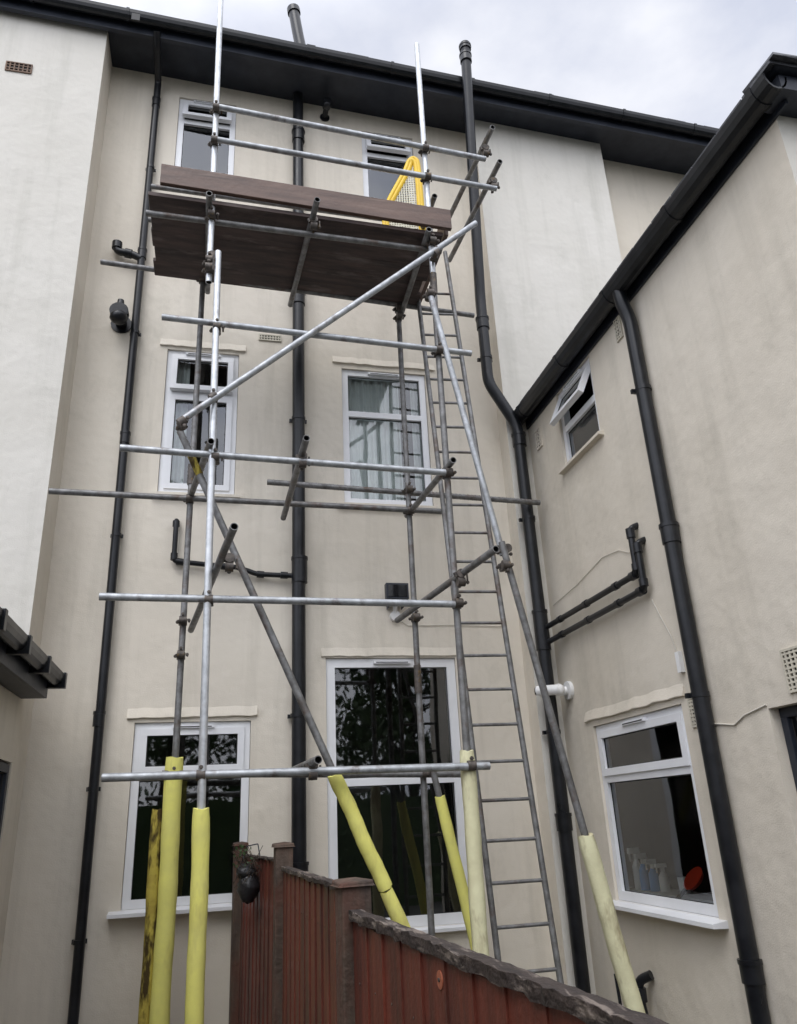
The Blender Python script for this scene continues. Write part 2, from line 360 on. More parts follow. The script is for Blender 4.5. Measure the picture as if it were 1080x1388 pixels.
gpx=[(2.86,.0)]+[(2.775+.075*math.cos(t),-.10*math.sin(t)) for t in [math.pi*i/8 for i in range(9)]]+[(2.712,0)]+[(2.775+.063*math.cos(math.pi-math.pi*i/8),-.088*math.sin(math.pi*i/8)) for i in range(9)]
n=len(gpx)
vs=[(p[0],y,5.29+p[1]) for y in (6.29,2.44) for p in gpx]
b.add(vs,[(i,(i+1)%n,(i+1)%n+n,i+n) for i in range(n)]+[tuple(range(n)),tuple(range(n,2*n))],'black')
y=6.1
while y>2.5:
    gq=[(2.86,-.005)]+[(2.775+.081*math.cos(t),-.107*math.sin(t)) for t in [math.pi*i/8 for i in range(9)]]+[(2.692,.008),(2.86,.008)]
    nn=len(gq); vs=[(p[0],yy,5.29+p[1]) for yy in (y,y-.04) for p in gq]
    b.add(vs,[(i,(i+1)%nn,(i+1)%nn+nn,i+nn) for i in range(nn)]+[tuple(range(nn)),tuple(range(nn,2*nn))],'black'); y-=.88
b.box(2.86,2.878,2.5,6.28,5.17,5.33,'blackm')
b.box(2.80,7,2.44,2.598,5.20,5.30,'blackm')
b.obj('gutter',extn)
b=B()
b.add([(2.76,2.40,5.31),(2.76,6.29,5.31),(5.0,6.29,6.7),(5.0,4.4,6.7),(7.2,2.40,5.31),(7.2,6.29,5.31)],[(0,1,2,3),(0,3,4),(3,2,5,4)],'roof')
b.add([(2.76,2.40,5.31),(2.76,6.29,5.31),(7.2,6.29,5.31),(7.2,2.40,5.31)],[(0,1,2,3)],'blackm')
y=2.40
while y<6.1: b.box(2.725,2.93,y,y+.235,5.318+random.uniform(0,.006),5.334+random.uniform(0,.006),'roof'); y+=.245
for i in range(5): b.box(2.73+.26*i,2.98+.26*i,2.37,2.62,5.345+.01*(i%2),5.365+.01*(i%2),'roof',.006)
b.obj('roof',extn)
airbrick('airbrick_1',Te,-4.49,-4.40,4.98,5.20,'vent',3,7,extn)
airbrick('airbrick_2',Te,-6.12,-6.0,4.86,5.06,'wallx',3,5,extn)
airbrick('airbrick_3',Te,-4.41,-4.27,2.13,2.31,'vent',5,8,extn)
airbrick('airbrick_4',Te,-3.50,-3.30,2.20,2.42,'vent',6,9,extn)
b=B(); b.T=Te
def cable(pts,r=.0035,mat='cable'): b.path(pts,r,mat,6)
cable([(-4.62,-.006,3.0),(-4.55,-.006,2.86),(-4.47,-.008,2.72),(-4.42,-.006,2.55)])
cable([(-6.2,-.006,3.38),(-5.7,-.006,3.42),(-5.2,-.006,3.50),(-4.95,-.006,3.47),(-4.8,-.008,3.40)],.003)
b.box(-4.43,-4.39,-.03,-.001,2.47,2.60,'white')
cable([(-4.20,-.006,2.13),(-4.0,-.006,2.10),(-3.9,-.006,2.14),(-3.7,-.006,2.17)],.005)
b.obj('cables',extn)

# ------------------------------------------------------------------ left outbuilding
outb=empty('outbuilding')
To=Matrix(((0,-1,0,-1.34),(1,0,0,0),(0,0,1,0),(0,0,0,1)))  # local x=+Y, inward=-X
HO=(4.6,5.98,1.2,2.17)
b=B(); b.T=To
wall(b,-2.0,6.075,-.05,2.68,[HO],'wallx',reveal=.109); b.obj('side_wall',outb)
window('window',To,*HO,parent=outb,room='dark',trickle=False,sash_bottom=True,fr=.03,fm='blackm')
b=B()
b.box(-1.34,-1.20,-2,6.0,2.60,2.64,'blackm'); b.box(-1.20,-1.17,-2,6.0,2.60,2.76,'blackm')
gl=[(-1.17,.0)]+[(-1.115-.055*math.cos(t),-.085*math.sin(t)) for t in [math.pi*i/8 for i in range(9)]]+[(-1.068,0)]+[(-1.115+.047*math.cos(t),-.075*math.sin(t)) for t in [math.pi*i/8 for i in range(9)]]
n=len(gl); vs=[(p[0],yy,2.765+p[1]) for yy in (-2,6.03) for p in gl]
b.add(vs,[(i,(i+1)%n,(i+1)%n+n,i+n) for i in range(n)]+[tuple(range(n)),tuple(range(n,2*n))],'black')
for yy in (5.95,5.35,4.75,4.15): b.box(-1.18,-1.05,yy,yy+.05,2.665,2.775,'black')
b.obj('gutter',outb,bevel=.003)
b=B()
for i in range(20):
    z=2.79+.045*i; x=-1.14-.13*i
    b.box(x-.17,x,-2,6.04,z,z+.022,'roof')
b.obj('roof',outb)

# ------------------------------------------------------------------ drainpipes
def pipe(name,pts,r,collars=(),clips=()):
    b=B(); b.path(pts,r,'black',18)
    for (p,h) in collars:
        b.tube((p[0],p[1],p[2]-h/2),(p[0],p[1],p[2]+h/2),r*1.18,'black',18)
        b.tube((p[0],p[1],p[2]+h/2-.012),(p[0],p[1],p[2]+h/2+.012),r*1.27,'black',18)
    for p in clips:
        b.tube((p[0],p[1],p[2]-.015),(p[0],p[1],p[2]+.015),r*1.10,'black',18)
        b.box(p[0]-r*1.4,p[0]+r*1.4,p[1]+r*.6,p[1]+r*1.05,p[2]-.015,p[2]+.015,'black')
    return b.obj(name)
pipe('drainpipe',[(-.86,5.95,9.36),(-.86,6.05,9.30),(-.865,6.43,9.20),(-.87,6.43,5),(-.85,6.43,-.05)],.036,
     [((-.866,6.43,z),.10) for z in (8.9,6.9,4.9,2.5)],[(-.862,6.43,z) for z in (8.0,6.0,4.0,2.0,1.0)])
pipe('soil_pipe',[(.64,6.42,9.34),(.65,6.42,5.5),(.66,6.42,-.05)],.058,
     [((.645,6.42,z),.14) for z in (8.7,6.55,)]+[((.66,6.42,3.72),.22),((.66,6.42,1.35),.12)],[(.65,6.42,z) for z in (7.6,5.2,2.5)])
b=B(); b.path([(.665,6.02,9.35),(.60,6.02,9.75),(.55,6.02,10.12)],.060,'black',18); b.tube((.556,6.02,10.08),(.547,6.02,10.15),.072,'black',18); b.obj('vent_stack')
pipe('soil_pipe',[(2.43,5.74,9.70),(2.487,6.20,6.6),(2.48,6.20,5.62),(2.73,6.20,5.16),(2.74,6.20,3.0),(2.74,6.20,-.05)],.055,
     [((2.431,5.75,9.64),.05),((2.433,5.77,9.50),.10),((2.485,6.20,6.30),.12),((2.735,6.20,5.0),.12),((2.74,6.20,3.15),.34),((2.74,6.20,1.6),.12)],[(2.485,6.2,5.9),(2.74,6.2,4.2),(2.74,6.2,2.3)])
pipe('drainpipe',[(2.775,4.20,5.22),(2.78,4.20,5.12),(2.82,4.20,4.98),(2.825,4.20,3.3),(2.825,4.20,-.05)],.050,
     [((2.825,4.20,3.32),.12),((2.825,4.20,.85),.10)],[(2.825,4.2,z) for z in (4.4,2.3)])
b=B()
for z,dx,e in ((3.20,.05,4.66),(3.07,.05,4.60)):
    b.path([(2.74,6.20,z-.04),(2.82,6.05,z),(2.82,e,z+.0),(2.82,e,z+.33),(2.89,e,z+.36)],.024,'black',12)
    for yy in (6.0,5.5,5.0): b.tube((2.82,yy,z),(2.82,yy-.05,z),.030,'black',12)
    b.tube((2.82,e,z+.02),(2.82,e,z+.07),.032,'black',12); b.tube((2.82,e,z+.26),(2.82,e,z+.33),.033,'black',12)
    b.tube((2.82,e+.02,z),(2.82,e+.08,z),.033,'black',12)
b.obj('waste_pipe')
b=B()
b.path([(-.39,6.50,4.17),(-.39,6.44,4.15),(-.39,6.45,3.79),(0.0,6.45,3.755),(.12,6.45,3.75),(.22,6.45,3.72),(.30,6.45,3.69),(.66,6.43,3.675)],.022,'black',12)
for p,q in (((-.39,6.45,4.10),(-.39,6.45,4.15)),((-.39,6.45,3.80),(-.39,6.45,3.86)),((-.37,6.45,3.788),(-.31,6.45,3.782)),((.30,6.45,3.69),(.36,6.45,3.687)),((0,6.45,3.755),(.05,6.45,3.752)),((.50,6.435,3.682),(.56,6.435,3.68))):
    b.tube(p,q,.030,'black',12)
b.obj('waste_pipe')
b=B()
b.path([(-1.10,6.50,7.0),(-1.10,6.42,6.98),(-1.10,6.42,6.90),(-.95,6.42,6.88),(-.87,6.42,6.84)],.036,'black',12)
b.tube((-1.10,6.42,6.93),(-1.10,6.42,7.0),.048,'black',12); b.tube((-1.02,6.42,6.89),(-.96,6.42,6.88),.046,'black',12)
b.obj('waste_pipe')
b=B()
b.path([(2.84,5.40,.10),(2.80,5.44,.50),(2.80,5.44,.62),(2.86,5.36,.66)],.03,'black',12); b.tube((2.80,5.44,.50),(2.80,5.44,.58),.045,'black',12)
b.path([(2.80,5.70,.0),(2.78,5.72,.62)],.012,'black',8)
b.obj('waste_pipe')
def flue(name,x,z,s):
    b=B(); b.tube((x,6.5,z),(x,6.32,z),.055*s,'black',16); b.tube((x,6.36,z),(x,6.26,z),.078*s,'black',16)
    b.ball((x,6.30,z-.06*s),.085*s,'black',1,1,.8); b.tube((x,6.33,z+.05*s),(x,6.33,z+.16*s),.045*s,'black',12,r2=.03*s)
    b.tube((x,6.499,z),(x,6.485,z),.10*s,'black',16)
    for k in range(4): b.tube((x,6.345-.025*k,z),(x,6.34-.025*k,z),.088*s,'black',16)
    b.obj(name)
flue('flue_terminal',-1.0,6.12,.95); flue('flue_terminal',.95,9.13,.55)
b=B()
b.box(1.40,1.60,6.33,6.40,3.46,3.60,'blackm'); b.box(1.415,1.585,6.325,6.332,3.475,3.585,'lens'); b.box(1.45,1.54,6.40,6.46,3.47,3.58,'blackm')
b.box(1.43,1.435,6.38,6.49,3.40,3.50,'blackm'); b.box(1.56,1.565,6.38,6.49,3.40,3.50,'blackm')
b.tube((1.50,6.42,3.46),(1.50,6.47,3.36),.02,'white',10); b.tube((1.50,6.50,3.34),(1.50,6.45,3.34),.045,'white',14)
b.path([(1.52,6.49,3.32),(1.62,6.49,3.26),(2.0,6.49,3.27),(2.5,6.49,3.26)],.004,'cable',6)
b.obj('flood_light',bevel=.004)
b=B()
b.tube((2.88,6.08,2.62),(2.85,6.08,2.62),.075,'white',20); b.tube((2.85,6.08,2.62),(2.78,6.10,2.61),.035,'white',14)
b.tube((2.76,6.02,2.62),(2.62,6.16,2.63),.042,'white',18); b.ball((2.76,6.04,2.62),.05,'white'); b.tube((2.62,6.16,2.63),(2.612,6.168,2.631),.036,'lens',18)
b.obj('security_camera',bevel=.004)

# ------------------------------------------------------------------ scaffolding
scaf=empty('scaffolding'); R=.0242
def tubes(name,lst):
    b=B()
    for p,q,m in lst: b.tube(p,q,R,m,16,hollow=True)
    return b.obj(name,scaf)
YF=5.0; YB=6.0; YL=4.945; YLB=5.945
tubes('standards',[
 ((-.175,YF,5.55),(-.205,YF,9.05),'galvb'),
 ((-.115,YF-.055,5.80),(-.035,YF-.055,0.02),'galvb'),
 ((-.27,YB,.02),(-.262,YB,6.42),'galvd'),
 ((-.36,YB,.02),(-.365,YB,1.82),'galvd'),
 ((1.585,YF,.02),(1.61,YF,5.75),'galvd'),
 ((1.612,YF,5.76),(1.625,YF,8.54),'galvb'),
 ((1.55,YB,.02),(1.56,YB,6.42),'galvd')])
tubes('ledgers',[
 ((-.69,YL,4.09),(1.60,YL,4.03),'galv'),
 ((-.73,YL,3.06),(1.57,YL,3.04),'galv'),
 ((-.62,YL,1.99),(1.72,YL,1.98),'galv'),
 ((-.49,YL,5.16),(1.86,YL,5.08),'galv'),
 ((-.68,YL+.11,6.19),(1.72,YL+.11,6.15),'galvd'),
 ((-1.32,YLB,4.17),(1.86,YLB,4.13),'galvd'),
 ((.35,YLB+.11,4.38),(2.80,YLB+.11,4.30),'galvd'),
 ((-1.14,YLB,6.38),(2.30,YLB,6.20),'galvd'),
 ((-.35,YLB,2.06),(1.94,YLB,1.98),'galvd')])
b=B()
for i in range(64):
    x=.40+i*.0365; z=4.38-(x-.35)*.0327
    b.tube((x,YLB+.11-.0,z-.004),(x+.012,YLB+.11,z+.004),R*1.10,'galvd',10)
b.obj('tube_ribs',scaf)
tubes('guard_rails',[
 ((-.11-.1,YL,7.30),(2.17,YL,7.15),'galv'),
 ((-.20,YL,6.935),(2.24,YL,6.82),'galv'),
 ((-.79,YB+.05,7.40),(2.0,YB+.05,7.34),'galvd'),
 ((-.79,YB+.05,7.0),(2.0,YB+.05,6.95),'galvd'),
 ((2.20,4.78,7.36),(2.17,6.15,7.49),'galvd'),
 ((2.24,4.80,6.99),(2.17,6.15,7.01),'galvd'),
 ((1.70,5.05,6.75),(1.70,6.05,6.80),'galvd')])
tubes('transoms',[
 ((.62,4.70,6.205),(.54,6.12,6.245),'galvd'),
 ((-.20,4.80,6.225),(-.22,6.12,6.30),'galvd'),
 ((1.56,4.85,6.185),(1.60,6.12,6.205),'galvd'),
 ((.53,4.70,4.12),(.49,6.08,4.07),'galvd'),
 ((.065,4.32,3.32),(-.21,6.10,3.12),'galvd'),
 ((1.69,4.38,3.25),(1.43,6.10,3.21),'galvd'),
 ((.595,4.72,2.035),(.51,6.05,2.035),'galvd'),
 ((1.61,4.85,4.09),(1.56,6.10,4.14),'galvd'),
 ((-.10,4.85,4.13),(-.28,6.10,4.2),'galvd') ])
tubes('braces',[
 ((1.99,4.89,6.35),(-.30,4.89,4.30),'galv'),
 ((-.32,5.06,4.30),(1.62,5.06,.02),'galvd'),
 ((1.55,4.93,5.61),(1.95,4.93,3.40),'galv'),
 ((1.93,4.88,3.48),(2.57,4.88,.02),'galvd'),
 ((1.60,5.90,2.04),(2.0,5.90,.02),'galvd')])
b=B()
def coupler(c,d1=(0,0,1),d2=(1,0,0),m='rust'):
    c=Vector(c);d1=Vector(d1).normalized();d2=Vector(d2).normalized();n=d1.cross(d2).normalized()
    if n.y>0: n=-n
    b.tube(c-d1*.026,c+d1*.026,R*1.32,m,12)
    o=c+n*.055; b.tube(o-d2*.026,o+d2*.026,R*1.32,m,12)
    b.tube(c+d2*.046,c+d2*.046+n*.070,.007,m,8); b.tube(c+d2*.046+n*.050,c+d2*.046+n*.064,.013,m,6)
    b.tube(o+d1*.044-n*.03,o+d1*.044+n*.03,.007,m,8); b.tube(o+d1*.044+n*.012,o+d1*.044+n*.026,.013,m,6)
    b.tube(c-d2*.042-n*.01,c-d2*.03+n*.02,.014,m,8)
for z in (4.06,3.05,1.985,5.12): 
    coupler((-.07 if z<4.5 else -.10,YF-.0,z)); 
for z in (4.035,3.05,1.985,5.09): coupler((1.60,YF,z))
for z in (7.29,6.93): coupler((-.19,YF,z))
for z in (7.18,6.855,6.16): coupler((1.615,YF,z))
for z in (6.16,5.72,5.65): coupler((-.18,YF,z))
for z in (4.16,3.16,2.05,6.33,2.9): coupler((-.268,YB,z))
for z in (4.13,4.33,3.2,2.0,6.22,6.12): coupler((1.556,YB,z))
coupler((-.30,4.93,4.28),(1,0,-2),(1,0,.9)); coupler((1.55,4.97,5.60)); coupler((1.93,4.93,3.44),(.17,0,-1),(0,1,.1)); coupler((1.93,4.90,3.30),(.17,0,-1),(1,0,0))
coupler((1.62,4.95,5.99),(0,0,1),(1,0,.9)); coupler((-.10,4.95,4.50),(0,0,1),(1,0,.9))
for p in ((.62,4.93,6.2),(.53,4.95,4.10),(.59,4.95,2.02),(.05,4.80,3.28),(1.60,4.86,3.23)): coupler(p,(0,1,0),(1,0,0))
for p in ((2.18,4.95,7.28),(2.22,4.95,6.90)): coupler(p,(0,1,0),(1,0,0))
b.tube((-.155,4.97,5.62),(-.155,4.97,5.80),R*1.5,'rust',12)
b.tube((1.610,YF,5.66),(1.613,YF,5.86),R*1.22,'rust',14)
b.tube((1.553,YB,2.60),(1.553,YB,2.82),R*1.2,'rust',14); b.tube((-.268,YB,4.30),(-.268,YB,4.48),R*1.22,'rust',14)
b.tube((-.25,5.06,4.147),(-.17,5.06,3.97),R*1.08,'foamo',14)
b.obj('couplers',scaf)
def foam(name,p,q,r,mat,lean=0):
    b=B(); p=Vector(p);q=Vector(q);d=(q-p); n=20; seg=34
    ax=d.normalized(); a=ax.orthogonal().normalized(); c=ax.cross(a); vs=[];fs=[]
    for i in range(seg+1):
        t=i/seg; ctr=p+d*t+a*.004*math.sin(t*11+r*300)
        rr=r*(1+.022*math.sin(t*37+r*90)+random.uniform(-.018,.018))
        if i==0: rr*=.94
        for j in range(n):
            th=2*math.pi*j/n; k=rr*(1+.015*math.sin(3*th+t*9))
            if j in (3,): k*=.88
            off=ax*(.006*math.sin(th*2+r*70)+random.uniform(-.003,.003) if i in (0,seg) else 0)
            vs.append(tuple(ctr+(a*math.cos(th)+c*math.sin(th))*k+off))
    for i in range(seg):
        for j in range(n): fs.append((i*n+j,i*n+(j+1)%n,(i+1)*n+(j+1)%n,(i+1)*n+j))
    b.add(vs,fs,mat,True)
    for base,ctr in ((0,p),(seg*n,q)):
        ring=vs[base:base+n]; inner=[tuple(Vector(v).lerp(ctr,.5)) for v in ring]
        b.add(ring+inner,[(j,(j+1)%n,n+(j+1)%n,n+j) for j in range(n)],mat)
    return b.obj(name,scaf)
foam('foam_sleeve_1',(-.058,4.945,1.80),(-.036,4.945,.05),.050,'foam')
foam('foam_sleeve_2',(-.27,5.985,2.17),(-.27,5.985,.05),.063,'foam')
foam('foam_sleeve_3',(-.367,6.0,1.83),(-.362,6.0,.05),.040,'foamo')
def lerp3(a,c,t): return tuple(a[i]+(c[i]-a[i])*t for i in range(3))
A_,E_=(-.32,5.06,4.30),(1.62,5.06,.02)
foam('foam_sleeve_4',lerp3(A_,E_,.545),lerp3(A_,E_,.700),.046,'foam')
foam('foam_sleeve_8',lerp3(A_,E_,.702),lerp3(A_,E_,.99),.044,'foam')
A_,E_=(1.93,4.88,3.48),(2.57,4.88,.02)
foam('foam_sleeve_5',lerp3(A_,E_,.56),lerp3(A_,E_,.99),.054,'foamp')
foam('foam_sleeve_6',(1.593,5.0,2.08),(1.585,5.0,.05),.050,'foamp')
foam('foam_sleeve_7',(1.645,5.90,1.83),(1.99,5.90,.08),.042,'foam')
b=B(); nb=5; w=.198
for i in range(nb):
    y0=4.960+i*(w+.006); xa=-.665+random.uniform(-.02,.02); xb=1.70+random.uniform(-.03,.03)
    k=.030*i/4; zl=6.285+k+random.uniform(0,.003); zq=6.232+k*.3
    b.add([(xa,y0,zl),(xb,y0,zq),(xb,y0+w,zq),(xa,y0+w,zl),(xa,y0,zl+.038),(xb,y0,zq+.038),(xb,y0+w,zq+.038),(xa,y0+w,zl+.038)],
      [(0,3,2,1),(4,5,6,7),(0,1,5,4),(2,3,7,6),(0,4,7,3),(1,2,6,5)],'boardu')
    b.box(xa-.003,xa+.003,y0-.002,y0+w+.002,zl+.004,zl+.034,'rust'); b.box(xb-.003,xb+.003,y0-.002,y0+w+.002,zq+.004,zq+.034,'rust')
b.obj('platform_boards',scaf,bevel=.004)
b=B()
b.add([(-.58,4.905,6.375),(1.78,4.905,6.275),(1.78,4.943,6.275),(-.58,4.943,6.375),(-.58,4.905,6.565),(1.78,4.905,6.475),(1.78,4.943,6.475),(-.58,4.943,6.565)],
  [(0,3,2,1),(4,5,6,7),(0,1,5,4),(2,3,7,6),(0,4,7,3),(1,2,6,5)],'board')
b.box(1.74,1.778,5.0,6.0,6.285,6.49,'board')
b.obj('toe_boards',scaf,bevel=.004)
# yellow safety gate with mesh infill
b=B()
G=[(1.36,6.42),(1.36,6.98),(1.42,7.14),(1.58,7.48),(1.62,7.60),(1.66,7.64),(1.70,7.60),(1.71,7.40),(1.715,6.42)]
gy=lambda x:5.56-(x-1.37)*.2
for o,zz in ((0,0),(.022,-.025)):
    b.path([(x+(o if x<1.64 else -o),gy(x)-.002,z+(zz if z>7.1 else 0)) for x,z in G],.024,'yellow',10)
for zz in (6.60,6.99): b.path([(1.37,gy(1.37),zz),(1.71,gy(1.71),zz+.02)],.028,'yellow',8)
for i in range(15):
    x=1.40+.0225*i; zt=min(6.98+(x-1.37)*2.1,7.56)
    b.tube((x,gy(x),6.45),(x,gy(x),zt),.0065,'wire',6)
for i in range(38):
    z=6.5+.028*i; xl=1.38 if z<7.0 else 1.38+(z-7.0)/2.1
    if xl<1.68: b.tube((xl,gy(xl),z),(1.71,gy(1.71),z),.0065,'wire',6)
b.obj('safety_gate',scaf)
# ladder
b=B()
Lb,Lt=Vector((1.80,5.21,.02)),Vector((1.735,5.93,6.55)); Rb,Rt=Vector((2.20,5.21,.02)),Vector((2.055,5.93,6.92))
b.tube(Lb,Lt,.021,'galvd',14,hollow=True); b.tube(Rb,Rt,.021,'galvd',14,hollow=True)
z=.25
while z<6.5:
    t=(z-.02)/6.53; t2=(z-.02)/6.90
    b.tube(Lb.lerp(Lt,t),Rb.lerp(Rt,t2),.012,'galvd',10); z+=.255
b.obj('ladder')

# ------------------------------------------------------------------ timber fence
fence=empty('wooden_fence')
def panel(name,a,c,za,zc,capt=.038,bw=.15,main=False):
    b=B(); a=Vector(a);c=Vector(c);d=(c-a);Ln=d.length;d.normalize();nrm=Vector((-d.y,d.x,0))
    if nrm.x>0: nrm=-nrm
    n=max(2,int(Ln/bw)); w=Ln/n
    for i in range(n):
        s0=i*w+random.uniform(-.003,.003); s1=s0+w+.009; 
        z0=.12; zt=za+(zc-za)*(i+.5)/n-.040+random.uniform(-.004,.004)
        o0=.0075+random.uniform(-.001,.003); o1=.0015
        P=lambda s,o:a+d*s+nrm*o
        v=[P(s0,o0),P(s1,o1),P(s1,-.012),P(s0,-.004)]
        b.add([(q.x,q.y,z0) for q in v]+[(q.x,q.y,zt) for q in v],[(0,1,2,3),(4,5,6,7),(0,1,5,4),(1,2,6,5),(2,3,7,6),(3,0,4,7)],'fence')
        for zz in (za-.20,.60):   # nail heads
            q=P((s0+s1)/2+random.uniform(-.01,.01),.0055); b.tube((q.x,q.y,zz),(q.x+nrm.x*.002,q.y+nrm.y*.002,zz),.0035,'rust',8)
    def rail(z,h,o0,o1,mat,jit=0,seg=1):
        ev=[random.uniform(-jit,jit) for _ in range(seg+1)]; eo=[random.uniform(-jit,jit) for _ in range(seg+1)]; eb=[random.uniform(-jit,jit) for _ in range(seg+1)]
        for k in range(seg):
            s0=Ln*k/seg; s1=Ln*(k+1)/seg
            zz0=z+(zc-za)*k/seg; zz1=z+(zc-za)*(k+1)/seg
            P=lambda s,o,zq:tuple(Vector(((a+d*s+nrm*o).x,(a+d*s+nrm*o).y,zq)))
            fs=[(0,1,2,3),(4,5,6,7),(0,1,5,4),(2,3,7,6)]+([(3,0,4,7)] if k==0 else [])+([(1,2,6,5)] if k==seg-1 else [])
            b.add([P(s0,o0+eo[k],zz0+eb[k]),P(s1,o0+eo[k+1],zz1+eb[k+1]),P(s1,o1,zz1),P(s0,o1,zz0),P(s0,o0+eo[k]*1.5,zz0+h+ev[k]),P(s1,o0+eo[k+1]*1.5,zz1+h+ev[k+1]),P(s1,o1,zz1+h+ev[k+1]*.4),P(s0,o1,zz0+h+ev[k]*.4)],fs,mat)
    rail(.0,.15,.012,-.03,'post'); rail(.5,.07,-.013,-.05,'post'); rail(za-.25,.07,-.013,-.05,'post')
    rail(za-.038,capt,.020,-.028,'cap',.005,70 if main else 30)
    return b.obj(name,fence,bevel=.001)
panel('panel_1',(.775,.60,0),(.52,3.13,0),1.372,1.40,.032,.17,True)
panel('panel_2',(.93,-1.2,0),(.782,.52,0),1.372,1.372,.032,.17,True)
panel('panel_3',(.51,3.28,0),(.42,4.95,0),1.485,1.485,.020); panel('panel_4',(.40,5.08,0),(.235,6.30,0),1.53,1.53,.012,.12)
def post(name,x,y,h,s=.06):
    b=B(); b.T=Matrix.Translation((x,y,0))@Matrix.Rotation(.09,4,'Z')
    b.box(-s,s,-s,s,-.05,h,'post',.003); b.add([(-s-.008,-s-.008,h),(s+.008,-s-.008,h),(s+.008,s+.008,h),(-s-.008,s+.008,h),(-s-.008,-s-.008,h+.012),(s+.006,-s-.008,h+.019),(s+.008,s+.005,h+.012),(-s-.008,s+.008,h+.020),(.01,0,h+.028)],
      [(0,1,2,3),(0,1,5,4),(1,2,6,5),(2,3,7,6),(3,0,4,7),(4,5,8),(5,6,8),(6,7,8),(7,4,8)],'post')
    return b.obj(name,fence,bevel=.006)
post('post_1',.80,.56,1.30,.035); post('post_2',.53,3.20,1.47,.058); post('post_3',.42,5.02,1.57,.05); post('post_4',.22,6.38,1.56,.045)
b=B(); c=Vector((.612,2.26,1.300)); b.tube(c,c+Vector((-.014,-.001,0)),.022,'orange',20); b.tube(c,c+Vector((-.018,-.001,0)),.005,'rust',8); b.obj('disc_marker',fence)
# dark lumpy hanging basket with dead stems, tied to the fence
b=B(); cx,cy,cz=.250,5.62,1.42
b.ball((cx,cy,cz-.09),.070,'bag',1,1,1.35,n=16,jit=.09); b.ball((cx-.015,cy,cz+.0),.06,'bag',1.1,1,.8,n=14,jit=.12)
for i in range(110):
    p=Vector((cx+random.uniform(-.06,.05),cy+random.uniform(-.06,.05),cz+random.uniform(-.06,.08))); q=p+Vector((random.uniform(-.08,.07),random.uniform(-.08,.06),random.uniform(-.10,.11)))
    b.tube(p,q,.002,'bark',5)
for i in range(34):
    p=Vector((cx+random.uniform(-.10,.02),cy+random.uniform(-.08,.04),cz+random.uniform(.03,.16))); e=Euler((random.random()*6,random.random()*6,0)).to_matrix()
    s=.014; b.add([tuple(p+e@Vector(v)) for v in ((-s,0,0),(0,-s*.5,0),(s,0,0),(0,s*.5,0))],[(0,1,2,3)],'leaf')
b.path([(cx-.05,cy,cz+.04),(cx-.01,cy+.05,cz+.15),(cx+.06,cy+.08,cz+.16),(cx+.08,cy+.05,cz+.05)],.004,'blackm',6)
b.obj('hanging_basket')

# ------------------------------------------------------------------ kitchen window items
def spray(x,y,col,k=1):
    b=B(); z=1.14
    b.tube((x,y,z),(x,y,z+.13*k),.035,col,14,r2=.033); b.tube((x,y,z+.13*k),(x,y,z+.17*k),.033,col,14,r2=.014); b.tube((x,y,z+.17*k),(x,y,z+.21*k),.014,'white',10)
    b.box(x-.055,x+.03,y-.014,y+.014,z+.205*k,z+.24*k,'white'); b.box(x-.05,x-.04,y-.006,y+.006,z+.16*k,z+.205*k,'white'); b.obj('spray_bottle',bevel=.004)
spray(3.03,5.66,'white',1.15); spray(3.03,5.57,'blue'); spray(3.04,5.46,'blue',.85); spray(3.06,5.36,'white',.75)
b=B(); b.T=Matrix.Translation((3.08,5.00,1.23))@Matrix.Rotation(.7,4,'Y')@Matrix.Rotation(.5,4,'X')
b.tube((0,0,0),(-.025,0,0),.070,'red',24,r2=.085); b.tube((-.025,0,0),(-.027,0,0),.072,'red',24); b.box(-.02,-.005,-.012,.012,-.20,-.07,'dark'); b.obj('frying_pan')
b=B(); b.tube((3.10,5.17,1.14),(3.10,5.17,1.24),.04,'white',16,r2=.045); b.obj('mug')
b=B(); b.box(2.995,3.22,4.45,5.80,1.10,1.138,'white'); b.obj('window_board',extn)

# ------------------------------------------------------------------ ground, plus unseen greenery added behind the viewer for window reflections
b=B(); b.quad((-300,-300,0),(300,-300,0),(300,300,0),(-300,300,0),'concrete'); b.obj('ground')
def reflection_tree(x,y,h,seed):  # invented trees, out of view, there to show in the panes
    rnd=random.Random(seed); b=B(); t=[Vector((x,y,0))]
    for i in range(5): t.append(t[-1]+Vector((rnd.uniform(-.2,.2),rnd.uniform(-.2,.2),h*.14)))
    for i in range(5): b.tube(t[i],t[i+1],.2*(1-i*.15),'bark',9,r2=.2*(1-(i+1)*.15))
    for k in range(34):
        base=t[rnd.randint(1,5)]; a=rnd.uniform(0,6.28); el=rnd.uniform(.1,1.4); L=h*rnd.uniform(.10,.32)
        tip=base+Vector((math.cos(a)*math.cos(el)*L,math.sin(a)*math.cos(el)*L,math.sin(el)*L))
        b.tube(base,tip,.05,'bark',5,r2=.012)
        cr=rnd.uniform(.5,1.0)
        for j in range(190):
            v=Vector((rnd.gauss(0,1),rnd.gauss(0,1),rnd.gauss(0,.75)))*cr*.6; e=Euler((rnd.random()*6,rnd.random()*6,rnd.random()*6)).to_matrix(); s=rnd.uniform(.08,.15)
            p=tip+v; b.add([tuple(p+e@Vector(q)) for q in ((-s,0,0),(0,-s*.6,0),(s,0,0),(0,s*.6,0))],[(0,1,2,3)],'leaf')
    b.obj('reflection_tree')
reflection_tree(-1.2,-10,11,1); reflection_tree(5.8,-10,10.5,3); reflection_tree(-7.5,-10,8,4); reflection_tree(10.5,-11,9,5)
b=B(); rnd=random.Random(3)  # added unseen row of leaves that darkens the ground-floor window reflections
b.box(-16,16,-5.6,-4.9,0,2.2,'leaf')
